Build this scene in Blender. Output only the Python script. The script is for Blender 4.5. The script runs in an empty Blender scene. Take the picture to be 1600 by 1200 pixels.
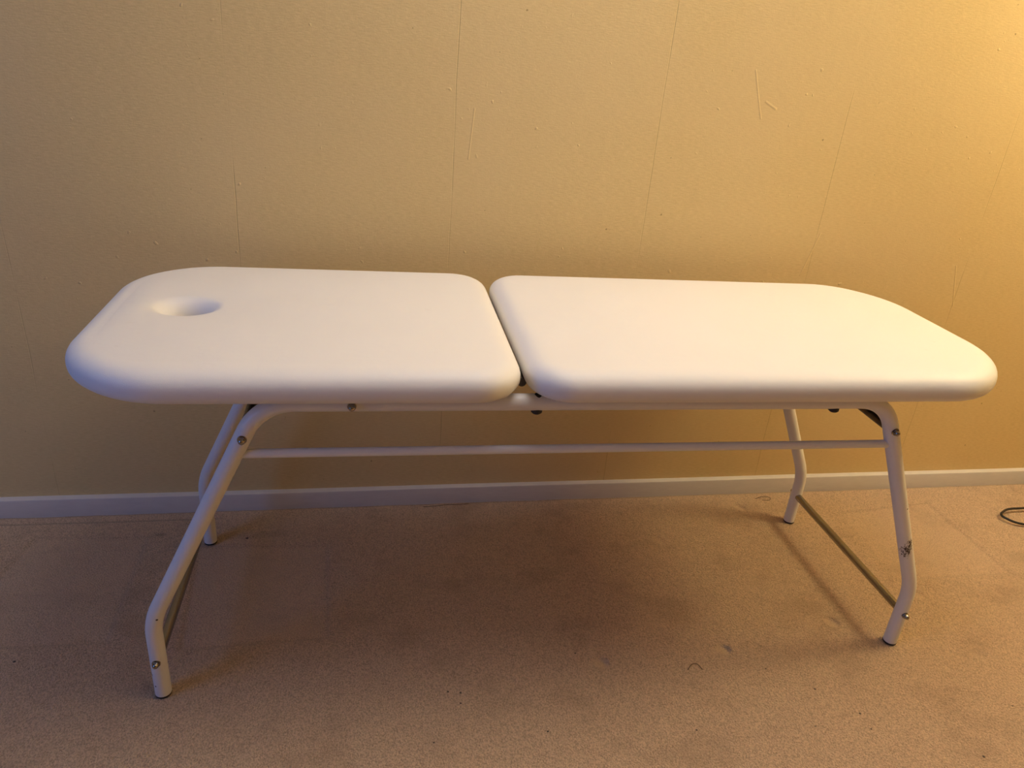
import bpy, bmesh, math, random
import numpy as np
from mathutils import Vector, Matrix, noise

C = bpy.context.scene.collection
SC = bpy.context.scene
S = 1.1                                    # metres per layout unit

# ------------------------------------------------------------------ camera
cd = bpy.data.cameras.new('camera')
cam = bpy.data.objects.new('camera', cd)
C.objects.link(cam)
SC.camera = cam
cr = Vector((0.98089548, -0.17656116, 0.08167144))
cu = Vector((0.0024208, 0.43087387, 0.90240892))
cf = Vector((0.19452045, 0.88497111, -0.42306965))
cl = Vector((0.0, -1.67026 * S, 1.14468 * S))
cam.matrix_world = Matrix(((cr.x, cu.x, -cf.x, cl.x), (cr.y, cu.y, -cf.y, cl.y), (cr.z, cu.z, -cf.z, cl.z), (0, 0, 0, 1)))
cd.sensor_width = 36.0
cd.sensor_fit = 'HORIZONTAL'
cd.lens = 1155.29 * 36.0 / 1600.0
cd.clip_start = 0.02

# ------------------------------------------------------------------ exposure, world, lights
SC.view_settings.view_transform = 'Standard'
SC.view_settings.look = 'None'
SC.view_settings.gamma = 1.0
SC.view_settings.use_curve_mapping = False
SC.view_settings.exposure = 0.0
w = bpy.data.worlds.new('world')
SC.world = w
w.use_nodes = True
w.node_tree.nodes['Background'].inputs['Color'].default_value = (0.05, 0.06, 0.09, 1)
w.node_tree.nodes['Background'].inputs['Strength'].default_value = 0.1


def area_light(name, loc, aim, size, energy, color, size_y=None, spread=None):
    d = bpy.data.lights.new(name, 'AREA')
    d.energy = energy
    d.color = color
    d.size = size
    if size_y:
        d.shape = 'RECTANGLE'
        d.size_y = size_y
    else:
        d.shape = 'DISK'
    if spread:
        d.spread = math.radians(spread)
    o = bpy.data.objects.new(name, d)
    o.location = loc
    o.rotation_euler = (Vector(aim) - Vector(loc)).to_track_quat('-Z', 'Y').to_euler()
    C.objects.link(o)
    return o


def point_light(name, loc, radius, energy, color):
    d = bpy.data.lights.new(name, 'POINT')
    d.energy = energy
    d.color = color
    d.shadow_soft_size = radius
    o = bpy.data.objects.new(name, d)
    o.location = loc
    C.objects.link(o)
    return o


# warm standing lamp to the right, out of frame
point_light('lamp_bulb', (2.4, -0.60, 2.0), 0.26, 53.0, (0.93, 0.93, 0.50))
point_light('lamp_red_fill', (2.45, -0.57, 1.93), 0.26, 15.0, (1.0, 0.10, 0.01))  # red fill light added beside the lamp to redden the right side
# soft round overhead light, added above the couch to brighten cushions and wall
area_light('overhead_fill', (0.5, -0.6, 2.36), (0.5, -0.6, 0.0), 1.2, 14.0, (0.96, 0.92, 0.93))
# dusk daylight through the window on the left
area_light('window_daylight', (-2.3, -1.5, 1.25), (0.0, -0.6, 0.6), 1.1, 18.0, (0.07, 0.31, 1.0), 1.2)


# ------------------------------------------------------------------ material helpers
class NT:
    def __init__(self, name):
        self.m = bpy.data.materials.new(name)
        self.m.use_nodes = True
        self.t = self.m.node_tree
        self.b = self.t.nodes['Principled BSDF']

    def n(self, typ, **kw):
        nd = self.t.nodes.new(typ)
        for k, v in kw.items():
            setattr(nd, k, v)
        return nd

    def put(self, sock, v):
        if isinstance(v, bpy.types.NodeSocket):
            self.t.links.new(v, sock)
        elif v is not None:
            sock.default_value = v

    def math(self, op, a, b=None, c=None, clamp=False):
        nd = self.n('ShaderNodeMath', operation=op)
        nd.use_clamp = clamp
        self.put(nd.inputs[0], a)
        self.put(nd.inputs[1], b)
        self.put(nd.inputs[2], c)
        return nd.outputs[0]

    def vmath(self, op, a, b=None):
        nd = self.n('ShaderNodeVectorMath', operation=op)
        self.put(nd.inputs[0], a)
        self.put(nd.inputs[1], b)
        return nd.outputs['Value'] if op in ('DISTANCE', 'LENGTH', 'DOT_PRODUCT') else nd.outputs['Vector']

    def noise(self, vec, scale, detail=2.0, rough=0.5):
        nd = self.n('ShaderNodeTexNoise')
        self.put(nd.inputs['Vector'], vec)
        nd.inputs['Scale'].default_value = scale
        nd.inputs['Detail'].default_value = detail
        nd.inputs['Roughness'].default_value = rough
        return nd.outputs['Fac']

    def ramp(self, v, a, b, lo=0.0, hi=1.0):
        nd = self.n('ShaderNodeMapRange')
        nd.interpolation_type = 'SMOOTHSTEP'
        self.put(nd.inputs[0], v)
        for i, x in enumerate((a, b, lo, hi)):
            nd.inputs[i + 1].default_value = x
        return nd.outputs[0]

    def mix(self, f, a, b):
        nd = self.n('ShaderNodeMix', data_type='RGBA')
        self.put(nd.inputs[0], f)
        self.put(nd.inputs[6], a if isinstance(a, bpy.types.NodeSocket) else (*a, 1))
        self.put(nd.inputs[7], b if isinstance(b, bpy.types.NodeSocket) else (*b, 1))
        return nd.outputs[2]

    def coord(self, which='Object'):
        return self.n('ShaderNodeTexCoord').outputs[which]

    def mapped(self, vec, scale):
        return self.vmath('MULTIPLY', vec, scale)

    def bump(self, h, dist, strength=1.0):
        nd = self.n('ShaderNodeBump')
        self.put(nd.inputs['Height'], h)
        nd.inputs['Distance'].default_value = dist
        nd.inputs['Strength'].default_value = strength
        self.put(self.b.inputs['Normal'], nd.outputs[0])

    def base(self, c):
        self.put(self.b.inputs['Base Color'], c if isinstance(c, bpy.types.NodeSocket) else (*c, 1))

    def rough(self, v):
        self.put(self.b.inputs['Roughness'], v)


def mat_wallpaper():
    t = NT('golden_wallpaper')
    P = t.coord()
    sep = t.n('ShaderNodeSeparateXYZ')
    t.put(sep.inputs[0], P)
    X, Z = sep.outputs['X'], sep.outputs['Z']
    fib = t.noise(t.mapped(P, (60, 60, 420)), 1.0, 3.0, 0.6)        # horizontal fibres
    fine = t.noise(P, 260, 2.0)
    lump = t.noise(P, 16, 3.0)
    big = t.noise(P, 2.2, 2.0)
    # vertical roll joints, every 0.51 m
    wob = t.math('MULTIPLY', t.math('SUBTRACT', t.noise(t.mapped(P, (0.3, 1, 3.0)), 1.0, 2.0), 0.5), 0.012)
    k = t.math('DIVIDE', t.math('ADD', t.math('ADD', X, 0.298), wob), 0.5075)
    d = t.math('MULTIPLY', t.math('ABSOLUTE', t.math('SUBTRACT', k, t.math('ROUND', k))), 0.5075)
    line = t.math('SUBTRACT', 1.0, t.ramp(d, 0.0004, 0.0017))
    vis = t.ramp(t.noise(t.mapped(P, (1.7, 1, 2.6)), 1.0, 2.0), 0.44, 0.58, 0.05, 1.0)
    line = t.math('MULTIPLY', line, vis)
    # single creases, each a short segment on the wall (x0, z0, x1, z1)
    crease = None
    for (x0, z0, x1, z1, wd) in ((0.945, 1.235, 0.968, 1.170, .0022), (0.968, 1.170, 0.985, 1.125, .0022), (1.700, 0.760, 1.735, 0.640, .002),
                                 (0.254, 1.100, 0.246, 0.985, .0018), (0.990, 1.165, 1.02, 1.15, .003), (1.235, 0.84, 1.205, 0.72, .002)):
        L2 = (x1 - x0) ** 2 + (z1 - z0) ** 2
        px = t.math('SUBTRACT', X, x0)
        pz = t.math('SUBTRACT', Z, z0)
        h = t.math('DIVIDE', t.math('ADD', t.math('MULTIPLY', px, x1 - x0), t.math('MULTIPLY', pz, z1 - z0)), L2, clamp=True)
        dx = t.math('SUBTRACT', px, t.math('MULTIPLY', h, x1 - x0))
        dz = t.math('SUBTRACT', pz, t.math('MULTIPLY', h, z1 - z0))
        dd = t.math('SQRT', t.math('ADD', t.math('MULTIPLY', dx, dx), t.math('MULTIPLY', dz, dz)))
        m = t.math('SUBTRACT', 1.0, t.ramp(dd, 0.0, wd * 1.6))
        crease = m if crease is None else t.math('MAXIMUM', crease, m)
    # pimples where the paste bubbled
    pim = t.ramp(t.noise(P, 55, 1.0), 0.70, 0.80)
    pim = t.math('MULTIPLY', pim, t.ramp(t.noise(P, 5.0, 1.0), 0.5, 0.62))
    spot = t.ramp(t.noise(P, 90, 0.0), 0.86, 0.89)
    col = t.mix(t.ramp(fib, 0.25, 0.75), (0.694, 0.519, 0.242), (0.789, 0.597, 0.286))
    col = t.mix(t.ramp(big, 0.35, 0.7), col, t.mix(0.5, col, (0.764, 0.583, 0.303)))
    col = t.mix(t.math('MULTIPLY', line, 0.22), col, (0.20, 0.13, 0.05))
    col = t.mix(t.math('MULTIPLY', spot, 0.55), col, (0.16, 0.09, 0.03))
    t.base(col)
    t.rough(0.75)
    t.b.inputs['Specular IOR Level'].default_value = 0.25
    H = t.math('ADD', t.math('MULTIPLY', fib, 0.16), t.math('MULTIPLY', fine, 0.06))
    H = t.math('ADD', H, t.math('MULTIPLY', lump, 0.35))
    H = t.math('ADD', H, t.math('MULTIPLY', pim, 0.35))
    H = t.math('ADD', H, t.math('MULTIPLY', crease, 0.25))
    H = t.math('SUBTRACT', H, t.math('MULTIPLY', line, 0.16))
    t.bump(H, 0.0028)
    return t.m


SPECKS = [(0.17, -0.709, .0022), (0.196, -0.715, .0024), (0.193, -0.742, .002), (-0.72, -0.538, .003), (-0.31, -0.147, .004),
          (0.985, -0.787, .0025), (0.93, -0.88, .0018), (0.67, -0.86, .0022), (1.05, -0.86, .0026), (0.90, -0.72, .002), (1.05, -0.9, .002),
          (0.13, -0.83, .0018), (0.47, -0.63, .0022), (1.25, -0.99, .003), (1.42, -0.88, .002), (0.36, -0.83, .0022), (0.585, -1.0, .0024)]


def mat_carpet():
    t = NT('beige_cut_pile_carpet')
    P = t.coord()
    att = t.n('ShaderNodeAttribute', attribute_name='wear')
    wear = att.outputs['Fac']
    tuft = t.noise(t.mapped(P, (400, 270, 270)), 1.0, 3.0, 0.7)
    vo = t.n('ShaderNodeTexVoronoi')
    t.put(vo.inputs['Vector'], P)
    vo.inputs['Scale'].default_value = 230
    cell = vo.outputs['Distance']
    mid = t.noise(P, 60, 3.0, 0.6)
    big = t.noise(P, 4.5, 3.0, 0.6)
    blot = t.ramp(t.noise(t.mapped(P, (5, 7, 5)), 1.0, 3.0, 0.65), 0.50, 0.72)
    col = t.mix(t.ramp(tuft, 0.32, 0.65), (0.494, 0.320, 0.198), (0.930, 0.679, 0.448))
    col = t.mix(t.ramp(mid, 0.3, 0.75), col, t.mix(0.35, col, (0.871, 0.632, 0.424)))
    col = t.mix(t.math('MULTIPLY', blot, 0.32), col, (0.408, 0.258, 0.158))
    col = t.mix(t.ramp(wear, 0.0, 1.0, 0.0, 0.5), col, (0.927, 0.680, 0.456))
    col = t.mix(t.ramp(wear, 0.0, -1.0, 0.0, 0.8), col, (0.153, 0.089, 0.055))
    sp = None
    for (x, y, r) in SPECKS:
        dd = t.vmath('DISTANCE', t.mapped(P, (1, 1, 0)), (x, y, 0))
        m = t.ramp(dd, r * 0.6, r * 1.3, 1.0, 0.0)
        sp = m if sp is None else t.math('MAXIMUM', sp, m)
    col = t.mix(t.math('MULTIPLY', sp, 0.9), col, (0.02, 0.012, 0.008))
    t.base(col)
    t.rough(0.95)
    t.b.inputs['Specular IOR Level'].default_value = 0.1
    t.b.inputs['Sheen Weight'].default_value = 0.15
    t.b.inputs['Sheen Roughness'].default_value = 0.5
    H = t.math('ADD', t.math('MULTIPLY', tuft, 1.0), t.math('MULTIPLY', t.math('SUBTRACT', 0.6, cell), 0.5))
    H = t.math('ADD', H, t.math('MULTIPLY', mid, 0.7))
    t.bump(H, 0.0070, 1.0)
    return t.m


def mat_vinyl():
    t = NT('white_vinyl_upholstery')
    P = t.coord()
    grain = t.noise(P, 900, 2.0)
    soft = t.noise(P, 14, 3.0)
    wrk = t.noise(t.mapped(P, (6, 40, 20)), 1.0, 2.0)
    mark = t.ramp(t.noise(P, 38, 2.0), 0.70, 0.80)
    sc = t.vmath('DISTANCE', t.mapped(t.vmath('SUBTRACT', P, (-0.056 * S, -0.30 * S, 0.640 * S)), (7.0, 1.0, 1.2)), (0, 0, 0))
    scm = t.ramp(sc, 0.010, 0.018, 1.0, 0.0)
    col = t.mix(t.math('MULTIPLY', mark, 0.25), (0.86, 0.84, 0.82), (0.78, 0.74, 0.70))
    col = t.mix(t.math('MULTIPLY', scm, 0.4), col, (0.50, 0.36, 0.27))
    t.base(col)
    t.rough(t.ramp(soft, 0.3, 0.7, 0.42, 0.52))
    t.b.inputs['Specular IOR Level'].default_value = 0.4
    H = t.math('ADD', t.math('MULTIPLY', grain, 0.08), t.math('MULTIPLY', soft, 0.8))
    H = t.math('ADD', H, t.math('MULTIPLY', wrk, 0.12))
    t.bump(H, 0.0022)
    return t.m


def mat_paint(name, chips, patch=None):
    t = NT(name)
    P = t.coord()
    col = t.mix(t.noise(P, 30, 2.0), (0.80, 0.78, 0.76), (0.84, 0.82, 0.80))
    sp = None
    for (x, y, z, r) in chips:
        m = t.ramp(t.vmath('DISTANCE', P, (x * S, y * S, z * S)), r * 0.7, r * 1.2, 1.0, 0.0)
        sp = m if sp is None else t.math('MAXIMUM', sp, m)
    if patch:
        x, y, z, r = patch
        dd = t.vmath('LENGTH', t.mapped(t.vmath('SUBTRACT', P, (x * S, y * S, z * S)), (1.3, 1.0, 0.55)))
        core = t.ramp(dd, r * 0.2, r, 0.10, -0.30)
        nz = t.noise(t.mapped(P, (1, 1, 0.45)), 300, 4.0, 0.75)
        m = t.ramp(t.math('ADD', nz, core), 0.53, 0.62)
        sp = m if sp is None else t.math('MAXIMUM', sp, m)
    if sp is not None:
        col = t.mix(sp, col, (0.045, 0.025, 0.015))
    t.base(col)
    t.rough(0.45)
    t.b.inputs['Coat Weight'].default_value = 0.12
    t.b.inputs['Coat Roughness'].default_value = 0.15
    t.bump(t.noise(P, 120, 2.0), 0.0004)
    return t.m


def mat_simple(name, c1, c2, rough, metallic=0.0, scale=60.0, bump=0.0003, stretch=(1, 1, 1)):
    t = NT(name)
    P = t.coord()
    n = t.noise(t.mapped(P, stretch), scale, 2.0)
    t.base(t.mix(n, c1, c2))
    t.rough(rough)
    t.b.inputs['Metallic'].default_value = metallic
    t.bump(n, bump)
    return t.m


M = {}
M['wall'] = mat_wallpaper()
M['carpet'] = mat_carpet()
M['vinyl'] = mat_vinyl()
M['trim'] = mat_simple('white_gloss_trim_paint', (0.60, 0.56, 0.53), (0.68, 0.64, 0.60), 0.4, 0, 25, 0.0006, (1, 1, 4))
M['side'] = mat_simple('brown_side_wall', (0.25, 0.19, 0.12), (0.29, 0.22, 0.14), 0.8)
M['ceil'] = mat_simple('ceiling_paint', (0.78, 0.74, 0.66), (0.82, 0.78, 0.70), 0.9)
M['paint'] = mat_paint('white_frame_paint', [])
M['paint_fl'] = mat_paint('white_frame_paint_with_small_chips', [(-0.768, -0.234, 0.055, .0035), (-0.762, -0.236, 0.03, .002), (-0.742, -0.2385, 0.187, .0025)])
M['paint_fr'] = mat_paint('white_frame_paint_scraped_to_rust', [(0.665, -0.238, 0.366, .0025)], (0.699, -0.236, 0.266, 0.034))
M['chrome'] = mat_simple('brushed_chrome', (0.30, 0.28, 0.25), (0.42, 0.40, 0.36), 0.22, 1.0, 300, 0.0002, (6, 0.2, 6))
M['nut'] = mat_simple('nickel_plated_nut', (0.30, 0.28, 0.26), (0.42, 0.40, 0.37), 0.16, 1.0, 80)
M['dark_metal'] = mat_simple('dark_steel', (0.10, 0.09, 0.08), (0.20, 0.18, 0.15), 0.35, 1.0, 80)
M['rubber'] = mat_simple('black_rubber', (0.012, 0.012, 0.013), (0.025, 0.024, 0.024), 0.6)
M['cord'] = mat_simple('black_cord_rubber', (0.010, 0.009, 0.009), (0.02, 0.018, 0.017), 0.5)
M['board'] = mat_simple('black_board', (0.02, 0.018, 0.016), (0.035, 0.03, 0.028), 0.7)
M['thread'] = mat_simple('brown_thread', (0.10, 0.05, 0.03), (0.16, 0.09, 0.05), 0.9)


# ------------------------------------------------------------------ mesh helpers
def link(name, bm, mat, parent=None, smooth=True, auto=None):
    bmesh.ops.recalc_face_normals(bm, faces=bm.faces)
    me = bpy.data.meshes.new(name)
    bm.to_mesh(me)
    bm.free()
    for p in me.polygons:
        p.use_smooth = smooth
    if auto is not None and smooth:
        me.set_sharp_from_angle(angle=math.radians(auto))
    me.materials.append(mat)
    o = bpy.data.objects.new(name, me)
    C.objects.link(o)
    if parent:
        o.parent = parent
    return o


def structure(o):
    o['kind'] = 'structure'
    return o


def box_bm(x0, x1, y0, y1, z0, z1, bev=0.0, seg=3):
    bm = bmesh.new()
    bmesh.ops.create_cube(bm, size=1.0)
    for v in bm.verts:
        v.co = Vector(((x0 + x1) / 2 + v.co.x * (x1 - x0), (y0 + y1) / 2 + v.co.y * (y1 - y0), (z0 + z1) / 2 + v.co.z * (z1 - z0)))
    if bev:
        bmesh.ops.bevel(bm, geom=bm.edges[:], offset=bev, segments=seg, profile=0.5, affect='EDGES')
    return bm


def ring_bridge(bm, a, b):
    n = len(a)
    for i in range(n):
        bm.faces.new((a[i], a[(i + 1) % n], b[(i + 1) % n], b[i]))


def tube_bm(path, r, seg=28, cap=True, ref=Vector((0, 1, 0)), bm=None):
    """round tube along a path; r a number or one radius per point"""
    bm = bm or bmesh.new()
    pts = [Vector(p) for p in path]
    rs = r if isinstance(r, (list, tuple)) else [r] * len(pts)
    rings = []
    for i, p in enumerate(pts):
        t = (pts[min(i + 1, len(pts) - 1)] - pts[max(i - 1, 0)]).normalized()
        a = ref - t * ref.dot(t)
        if a.length < 1e-4:
            a = Vector((0, 0, 1)) - t * t.z
        a.normalize()
        b = t.cross(a)
        rings.append([bm.verts.new(p + (a * math.cos(2 * math.pi * k / seg) + b * math.sin(2 * math.pi * k / seg)) * rs[i]) for k in range(seg)])
    for a, b in zip(rings, rings[1:]):
        ring_bridge(bm, a, b)
    if cap:
        bm.faces.new(rings[0][::-1])
        bm.faces.new(rings[-1])
    return bm


def bent(points, tang, n=12):
    """polyline with rounded corners; tang = tangent length at each inner point"""
    P = [Vector(p) for p in points]
    out = [P[0]]
    for i in range(1, len(P) - 1):
        a = (P[i - 1] - P[i]).normalized()
        b = (P[i + 1] - P[i]).normalized()
        half = a.angle(b) / 2
        t = tang[i - 1]
        r = t * math.tan(half)
        c = P[i] + (a + b).normalized() * (r / math.sin(half))
        s, e = P[i] + a * t - c, P[i] + b * t - c
        for k in range(n + 1):
            om = s.angle(e)
            out.append(c + (s * math.sin(om * (1 - k / n)) + e * math.sin(om * k / n)) / math.sin(om))
    out.append(P[-1])
    return out


def fillet(poly, rad, n=10, step=0.022):
    out = []
    N = len(poly)
    for i in range(N):
        P = np.array(poly[i]); A = np.array(poly[i - 1]); B = np.array(poly[(i + 1) % N]); r = rad[i]
        a = (A - P) / np.linalg.norm(A - P); b = (B - P) / np.linalg.norm(B - P)
        ang = math.acos(max(-1, min(1, float(a @ b))))
        t = r / math.tan(ang / 2)
        t = min(t, .49 * np.linalg.norm(A - P), .49 * np.linalg.norm(B - P))
        r = t * math.tan(ang / 2)
        c = P + (a + b) / np.linalg.norm(a + b) * r / math.sin(ang / 2)
        p0 = P + a * t - c; p1 = P + b * t - c
        a0 = math.atan2(p0[1], p0[0]); a1 = math.atan2(p1[1], p1[0])
        d = (a1 - a0 + math.pi) % (2 * math.pi) - math.pi
        for k in range(n + 1):
            q = a0 + d * k / n
            out.append(c + r * np.array([math.cos(q), math.sin(q)]))
    res = []
    for i in range(len(out)):
        p, q = out[i], out[(i + 1) % len(out)]
        m = max(1, int(np.linalg.norm(q - p) / step))
        for k in range(m):
            res.append(p + (q - p) * k / m)
    return np.array(res)


def inset(O, d):
    t = np.roll(O, -1, 0) - np.roll(O, 1, 0)
    t /= np.linalg.norm(t, axis=1)[:, None] + 1e-12
    nn = np.stack([-t[:, 1], t[:, 0]], 1)
    c = O.mean(0)
    s = np.sign(np.sign(((c - O) * nn).sum(1)).sum())
    return O + nn * s * d


# ------------------------------------------------------------------ the room
XL, XR, YF, ZC = -2.4, 4.0, -4.0, 2.4
structure(link('wall_back', box_bm(XL, XR, 0.0, 0.1, 0.0, ZC), M['wall'], smooth=False))
structure(link('wall_left', box_bm(XL - 0.1, XL, YF, 0.1, 0.0, ZC), M['side'], smooth=False))
structure(link('wall_right', box_bm(XR, XR + 0.1, YF, 0.1, 0.0, ZC), M['wall'], smooth=False))
structure(link('wall_front', box_bm(XL - 0.1, XR + 0.1, YF - 0.1, YF, 0.0, ZC), M['side'], smooth=False))
structure(link('ceiling', box_bm(XL - 0.1, XR + 0.1, YF - 0.1, 0.1, ZC, ZC + 0.1), M['ceil'], smooth=False))

# skirting board: flat face, eased top edge
ZB = 0.0468 * S
bm = bmesh.new()
prof = [(0.0, -0.01), (-0.016, -0.01), (-0.016, ZB - 0.006), (-0.0145, ZB - 0.002), (-0.011, ZB), (0.0, ZB + 0.0015)]
nx = 60
rows = []
for i in range(nx + 1):
    x = XL + (XR - XL) * i / nx
    rows.append([bm.verts.new((x, y + 0.0006 * math.sin(x * 3.1) * (y < -0.001), z + 0.0005 * math.sin(x * 5.3) * (z > 0))) for (y, z) in prof])
for a, b in zip(rows, rows[1:]):
    for k in range(len(prof) - 1):
        bm.faces.new((a[k], a[k + 1], b[k + 1], b[k]))
structure(link('baseboard_back', bm, M['trim'], auto=25))

# floor: carpet with the dents and flattened squares that furniture left
DENTS = [(1.147, -0.592, .017, 1.0), (0.52, -0.664, .016, .9), (0.825, -0.653, .016, .9), (1.139, -0.096, .016, .9), (0.819, -0.241, .016, .45),
         (0.481, -0.254, .016, .4), (1.456, -0.737, .014, .5), (1.453, -0.521, .015, .5), (1.691, -0.534, .014, .5), (0.30, -0.70, .016, .3)]
PADS = [((-0.835, -0.108), (-0.560, -0.124), (-0.555, -0.50), (-0.90, -0.49)), ((-0.427, -0.172), (-0.10, -0.19), (-0.085, -0.53), (-0.400, -0.535)),
        ((1.454, -0.14), (1.801, -0.107), (1.802, -0.457), (1.431, -0.455))]


def axis(a, b, lo, hi, fine, coarse):
    l = list(np.arange(lo, a, coarse)) if lo < a else []
    f = list(np.arange(a, b, fine))
    h = list(np.arange(b, hi, coarse)) + [hi]
    return np.array(l + f + h)


gx = axis(-1.15, 2.25, XL, XR, 0.0032, 0.2)
gy = axis(-1.22, -0.002, YF, 0.0, 0.0032, 0.2)
GX, GY = np.meshgrid(gx, gy)
Zh = np.zeros_like(GX)
wear = np.zeros_like(GX)
for (x, y, r, k) in DENTS:
    d = np.sqrt(((GX - x) / 1.15) ** 2 + (GY - y) ** 2)
    m = np.clip((r * 1.1 - d) / (r * 0.20), 0, 1)
    m = m * m * (3 - 2 * m)
    tilt = np.clip(0.45 + 0.55 * (0.85 * (GX - x) + 0.5 * (GY - y)) / r, 0.0, 1.0)
    Zh -= 0.0085 * k * m * tilt
    wear += 0.9 * k * m
for q in PADS:
    dmin = np.full_like(GX, 1e9)
    for i in range(4):
        a = np.array(q[i]); b = np.array(q[(i + 1) % 4])
        n = np.array([-(b - a)[1], (b - a)[0]]); n = n / np.linalg.norm(n)
        c = np.mean(np.array(q), 0)
        if (c - a) @ n < 0:
            n = -n
        dmin = np.minimum(dmin, (GX - a[0]) * n[0] + (GY - a[1]) * n[1])
    m = np.clip(dmin / 0.010, 0, 1)
    edge = np.exp(-((dmin - 0.003) / 0.006) ** 2)
    Zh -= 0.0030 * m + 0.0022 * edge
    wear += 0.5 * m - 0.28 * edge
# pulled line along the gripper strip by the skirting at the left
ly = -0.048 - 0.010 * (GX + 0.9)
edge = np.exp(-((GY - ly) / 0.0035) ** 2) * np.clip((-0.36 - GX) / 0.05, 0, 1)
Zh -= 0.003 * edge
wear -= 0.55 * edge
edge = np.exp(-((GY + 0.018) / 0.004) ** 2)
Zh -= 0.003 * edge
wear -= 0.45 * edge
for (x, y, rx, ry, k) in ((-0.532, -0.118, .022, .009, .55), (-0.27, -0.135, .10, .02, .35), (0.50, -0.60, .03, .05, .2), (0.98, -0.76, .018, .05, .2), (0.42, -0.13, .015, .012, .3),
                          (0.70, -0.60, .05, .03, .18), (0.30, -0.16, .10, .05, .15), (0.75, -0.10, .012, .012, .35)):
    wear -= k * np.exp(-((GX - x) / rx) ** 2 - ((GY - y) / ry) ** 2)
und = np.array([[noise.noise(Vector((x * 9, y * 9, 0.3))) + 0.6 * noise.noise(Vector((x * 31, y * 31, 7))) for x in gx] for y in gy])
Zh += 0.0011 * und
Zh -= Zh.max() + 0.0002
ny_, nx_ = GX.shape
co = np.stack([GX.ravel(), GY.ravel(), Zh.ravel()], 1).astype(np.float32)
idx = np.arange(ny_ * nx_).reshape(ny_, nx_)
fq = np.stack([idx[:-1, :-1], idx[:-1, 1:], idx[1:, 1:], idx[1:, :-1]], -1).reshape(-1, 4)
me = bpy.data.meshes.new('floor')
me.vertices.add(len(co)); me.vertices.foreach_set('co', co.ravel())
me.loops.add(fq.size); me.loops.foreach_set('vertex_index', fq.ravel().astype(np.int32))
me.polygons.add(len(fq))
me.polygons.foreach_set('loop_start', np.arange(0, fq.size, 4, dtype=np.int32))
me.update(calc_edges=True)
me.polygons.foreach_set('use_smooth', np.ones(len(fq), dtype=bool))
at = me.attributes.new('wear', 'FLOAT', 'POINT')
at.data.foreach_set('value', np.clip(wear, -1, 1).ravel().astype(np.float32))
me.materials.append(M['carpet'])
me.validate()
fo = bpy.data.objects.new('floor', me)
C.objects.link(fo)
structure(fo)

# ------------------------------------------------------------------ the treatment couch
table = bpy.data.objects.new('treatment_couch', None)
C.objects.link(table)
table.location = (0.39021 * S, -0.37674 * S, 0)
table.rotation_euler = (0, 0, -0.00894)
table['label'] = 'white padded treatment couch with face hole on a bent white tube frame against the wall'
table['category'] = 'massage table'

A_, AC, ZT, B_ = 0.7545, 0.5498, 0.600, 0.2245
ZKL, ZKR, ZL = 0.1743, 0.1525, 0.5092
RT, RL = 0.0143, 0.0077
ZBOT = 0.6149


def leg_u(z, zk):
    return A_ - (z - zk) / (ZT - zk) * (A_ - AC)


def sv(u, v, z):
    return Vector((u * S, v * S, z * S))


BEND = 0.054
for sv_ in (-1, 1):                                     # -1 = side towards the viewer
    for su in (-1, 1):
        zk = ZKL if su < 0 else ZKR
        pts = [sv(su * A_, sv_ * B_, 0.003), sv(su * A_, sv_ * B_, zk), sv(su * AC, sv_ * B_, ZT), sv(su * (AC - BEND), sv_ * B_, ZT)]
        path = bent(pts, [0.034 * S, BEND * S * 0.999], 14)
        mt = M['paint']
        if sv_ < 0:
            mt = M['paint_fl'] if su < 0 else M['paint_fr']
        lg = link('leg', tube_bm(path[:-1], RT * S), mt, table, auto=50)
        if sv_ < 0 and su > 0:
            lg['label'] = 'white leg with paint scraped to dark rust'
        bm = tube_bm([sv(su * A_, sv_ * B_, 0.0), sv(su * A_, sv_ * B_, 0.0012), sv(su * A_, sv_ * B_, 0.0045)],
                     [RT * S * 0.95, RT * S * 1.01, RT * S * 1.01], ref=Vector((1, 0, 0)))
        fc = link('foot_cap', bm, M['rubber'], lg, auto=40)
        fc['label'] = 'black rubber foot cap'
    link('top_rail', tube_bm([sv(-(AC - BEND), sv_ * B_, ZT), sv(0, sv_ * B_, ZT), sv(AC - BEND, sv_ * B_, ZT)], RT * S), M['paint'], table, auto=50)
    link('side_rail', tube_bm([sv(-leg_u(ZL, ZKL), sv_ * B_, ZL), sv(0, sv_ * B_, ZL), sv(leg_u(ZL, ZKR), sv_ * B_, ZL)], RL * S, 20), M['paint'], table, auto=50)


def acorn_bm(c, d, r):
    """washer, hexagon and dome of a cap nut; d = +1/-1 along v"""
    bm = bmesh.new()
    def ring(rad, off, n, hexa=False):
        out = []
        for k in range(n):
            a = 2 * math.pi * k / n
            q = rad
            if hexa:
                q = rad * math.cos(math.pi / 6) / math.cos((a % (math.pi / 3)) - math.pi / 6)
            out.append(bm.verts.new((c.x + q * math.cos(a), c.y + d * off, c.z + q * math.sin(a))))
        return out
    n = 24
    R = [ring(r * 1.28, -0.006, n), ring(r * 1.28, 0.0012, n), ring(r * 1.12, 0.0014, n, True), ring(r * 1.12, 0.0055, n, True), ring(r * 0.96, 0.0064, n)]
    for k in range(1, 7):
        a = k / 7 * math.pi / 2
        R.append(ring(r * 0.92 * math.cos(a), 0.0064 + r * 0.95 * math.sin(a), n))
    for a, b in zip(R, R[1:]):
        ring_bridge(bm, a, b)
    bm.faces.new(R[0])
    bm.faces.new(R[-1])
    return bm


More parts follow.
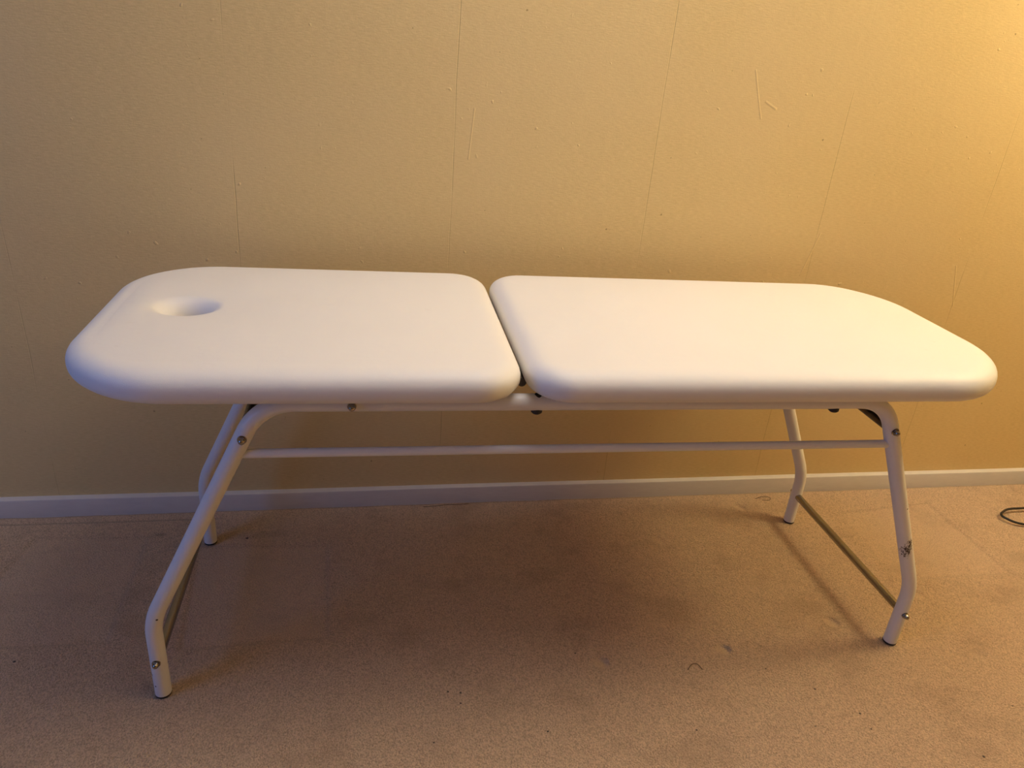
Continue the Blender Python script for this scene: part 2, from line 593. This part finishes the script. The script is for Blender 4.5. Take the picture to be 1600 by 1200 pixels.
for su, zk in ((-1, ZKL), (1, ZKR)):
    for (z, rr, mt, ln) in ((0.542, 0.0095, M['dark_metal'], 'dark'), (0.087, 0.0090, M['chrome'], 'brushed')):
        u = su * leg_u(z, zk) if z > zk else su * A_
        cb = link('crossbar', tube_bm([sv(u, -B_, z), sv(u, 0, z), sv(u, B_, z)], rr * S, 24, ref=Vector((0, 0, 1))), mt, table, auto=50)
        cb['label'] = ln + ' steel crossbar between front and rear leg'
        for sv_ in (-1, 1):
            p = sv(u, sv_ * B_, z) + Vector((0, sv_ * (RT * S - 0.0008), 0))
            bo = link('bolt', acorn_bm(p, sv_, 0.0064), M['nut'], table, auto=35)
            bo['label'] = 'nickel cap nut'
for sv_ in (-1, 1):
    p = sv(-0.409, sv_ * B_, 0.600) + Vector((0, sv_ * (RT * S - 0.0008), 0))
    bo = link('bolt', acorn_bm(p, sv_, 0.0064), M['nut'], table, auto=35)
    bo['label'] = 'nickel cap nut'
    for u in (-0.107, 0.445):                           # rubber bumpers set through the top rails
        bm = tube_bm([sv(u, sv_ * B_, 0.5795), sv(u, sv_ * B_, 0.582), sv(u, sv_ * B_, 0.61), sv(u, sv_ * B_, 0.6143)],
                     [0.0070 * S, 0.0095 * S, 0.0095 * S, 0.0060 * S], ref=Vector((1, 0, 0)))
        rb = link('rubber_bumper', bm, M['rubber'], table, auto=40)
        rb['label'] = 'black rubber bumper'

# ---- padded sections
HH, RE, CW, VO = 0.0288, 0.0401, 0.2808, -0.0023


def cushion_bm(ui, us, ue, we, r1, r2, ri, hole=None, pleat=None):
    poly = [(ui, CW), (us, CW), (ue, we), (ue, -we), (us, -CW), (ui, -CW)]
    O = fillet(poly, [ri, r1, r2, r2, r1, ri])
    n = len(O)
    bm = bmesh.new()
    e = 2 / 2.2
    K = 9
    rings = []

    def add(xy, z):
        z = np.broadcast_to(z, (n,))
        rings.append([bm.verts.new((float(a) * S, (float(b) + VO) * S, float(c) * S)) for (a, b), c in zip(xy, z)])

    hc = np.array(hole[:2]) if hole else O.mean(0)
    ang = np.arctan2(O[:, 1] - hc[1], O[:, 0] - hc[0])

    def ell(a, b):
        rr = 1 / np.sqrt((np.cos(ang) / a) ** 2 + (np.sin(ang) / b) ** 2)
        return hc + np.stack([np.cos(ang) * rr, np.sin(ang) * rr], 1)

    def prof(k):
        ph = k / K * math.pi / 2
        ins = RE if abs(k) == K else RE * (1 - math.cos(ph) ** e)
        return ins, ZBOT + HH + HH * math.copysign(abs(math.sin(ph)) ** e, ph)
    for k in range(-K, K + 1):
        ins, z = prof(k)
        xy = inset(O, ins)
        zz = np.full(n, z)
        if pleat is not None and k < 2:
            d = np.linalg.norm(O - np.array(pleat), axis=1)
            amp = np.clip(1 - d / 0.085, 0, 1) * np.clip((2 - k) / 7, 0, 1)
            xy = inset(xy, 0) + (O.mean(0) - xy) / np.linalg.norm(O.mean(0) - xy, axis=1)[:, None] * (0.0016 * amp * (1 + np.sin(np.arange(n) * 2.1)))[:, None]
        add(xy, zz)
    top = inset(O, RE)
    zt = ZBOT + 2 * HH
    dome = 0.0035
    inner = ell(hole[2], hole[3]) if hole else np.repeat(hc[None], n, 0) + (top - hc) * 0.02
    NI = 16
    for k in range(1, NI + 1):
        t = k / NI
        add(top + (inner - top) * t, zt + dome * (1 - (1 - t) ** 3) * (1 if not hole else 1 - t ** 6 * 0.35))
    if hole:
        a, b, lip = hole[2], hole[3], hole[4]
        z0 = zt + dome * 0.65
        for k in range(1, 11):
            q = k / 10 * math.pi / 2
            add(ell(a - lip * math.sin(q), b - lip * math.sin(q)), z0 - hole[5] * (1 - math.cos(q)))
        add(ell(a - lip * 1.03, b - lip * 1.03), ZBOT + 0.012)
        add(ell(a - lip * 0.95, b - lip * 0.95), ZBOT)
    for p, q in zip(rings, rings[1:]):
        ring_bridge(bm, p, q)
    if hole:
        ring_bridge(bm, rings[-1], rings[0])
    else:
        bm.faces.new(rings[-1])
        bm.faces.new(rings[0][::-1])
    return bm, O


bm, OL = cushion_bm(-0.1374, -0.740, -0.8447, 0.1881, 0.175, 0.1618, 0.0769, hole=(-0.697, 0.006, 0.064, 0.055, 0.030, 0.040), pleat=(-0.15, -0.27))
cush = link('cushion', bm, M['vinyl'], table)
cush['label'] = 'shorter padded head section with an oval face hole'
bm, OR = cushion_bm(-0.1305, 0.7102, 0.8147, 0.1683, 0.1566, 0.1933, 0.0754)
cush2 = link('cushion', bm, M['vinyl'], table)
cush2['label'] = 'longer padded body section'
for cu_, (u0, u1) in ((cush, (-0.62, -0.165)), (cush2, (-0.10, 0.66))):
    bd = link('base_board', box_bm(u0 * S, u1 * S, -0.190 * S, 0.190 * S, 0.604 * S, 0.6155 * S, 0.002, 2), M['board'], cu_, auto=40)
    bd['label'] = 'black board under the padding'
for sv_ in (-1, 1):
    v = 0.168 * sv_
    bm = tube_bm([sv(-0.130, v - 0.028, 0.622), sv(-0.130, v + 0.028, 0.622)], 0.0075 * S, 16, ref=Vector((0, 0, 1)))
    hg = link('hinge', bm, M['dark_metal'], table, auto=40)
    hg['label'] = 'dark steel hinge between the padded sections'

# ------------------------------------------------------------------ cord at the right edge
def spline(pts, n=14):
    P = [Vector(p) for p in pts]
    out = []
    for i in range(len(P) - 1):
        p0, p1, p2, p3 = P[max(i - 1, 0)], P[i], P[i + 1], P[min(i + 2, len(P) - 1)]
        for k in range(n):
            t = k / n
            out.append(0.5 * ((2 * p1) + (p2 - p0) * t + (2 * p0 - 5 * p1 + 4 * p2 - p3) * t * t + (3 * p1 - p0 - 3 * p2 + p3) * t ** 3))
    out.append(P[-1])
    return out


cp = [(x - 0.038, y - 0.031, z) for (x, y, z) in ((2.62, -0.10, 0.004), (2.45, -0.07, 0.004), (2.30, -0.115, 0.008), (2.20, -0.142, 0.012), (2.130, -0.147, 0.014), (2.075, -0.150, 0.015), (2.036, -0.166, 0.014), (2.024, -0.180, 0.013),
      (2.028, -0.193, 0.012), (2.045, -0.212, 0.010), (2.075, -0.222, 0.007), (2.13, -0.232, 0.004), (2.20, -0.255, 0.003), (2.22, -0.285, 0.003), (2.17, -0.30, 0.004), (2.10, -0.285, 0.006), (2.048, -0.268, 0.008))]
cord = link('power_cord', tube_bm(spline(cp), 0.0037, 12, ref=Vector((0, 0, 1))), M['cord'], auto=60)
cord['label'] = 'thin black power cord looping over the carpet near the skirting board'
cord['category'] = 'cord'

# ------------------------------------------------------------------ loose threads on the carpet
for pts, lab in ((((0.715, -0.705, 0), (0.728, -0.693, 0.002), (0.742, -0.692, 0.001), (0.749, -0.708, 0)), 'short dark thread lying on the open carpet in front of the table'),
                 (((1.215, -0.052, 0), (1.240, -0.045, 0.002), (1.262, -0.052, 0.003), (1.255, -0.066, 0.002), (1.232, -0.062, 0.001)), 'curled brown thread on the carpet beside the right rear leg'),
                 (((0.165, -0.034, 0), (0.200, -0.036, 0.003), (0.235, -0.030, 0.002), (0.265, -0.032, 0.002), (0.300, -0.026, 0.0)), 'long brown thread on the carpet along the skirting board')):
    th = link('thread', tube_bm(spline(pts), 0.0008, 8, ref=Vector((0, 0, 1))), M['thread'], auto=60)
    th['label'] = lab
    th['category'] = 'thread'
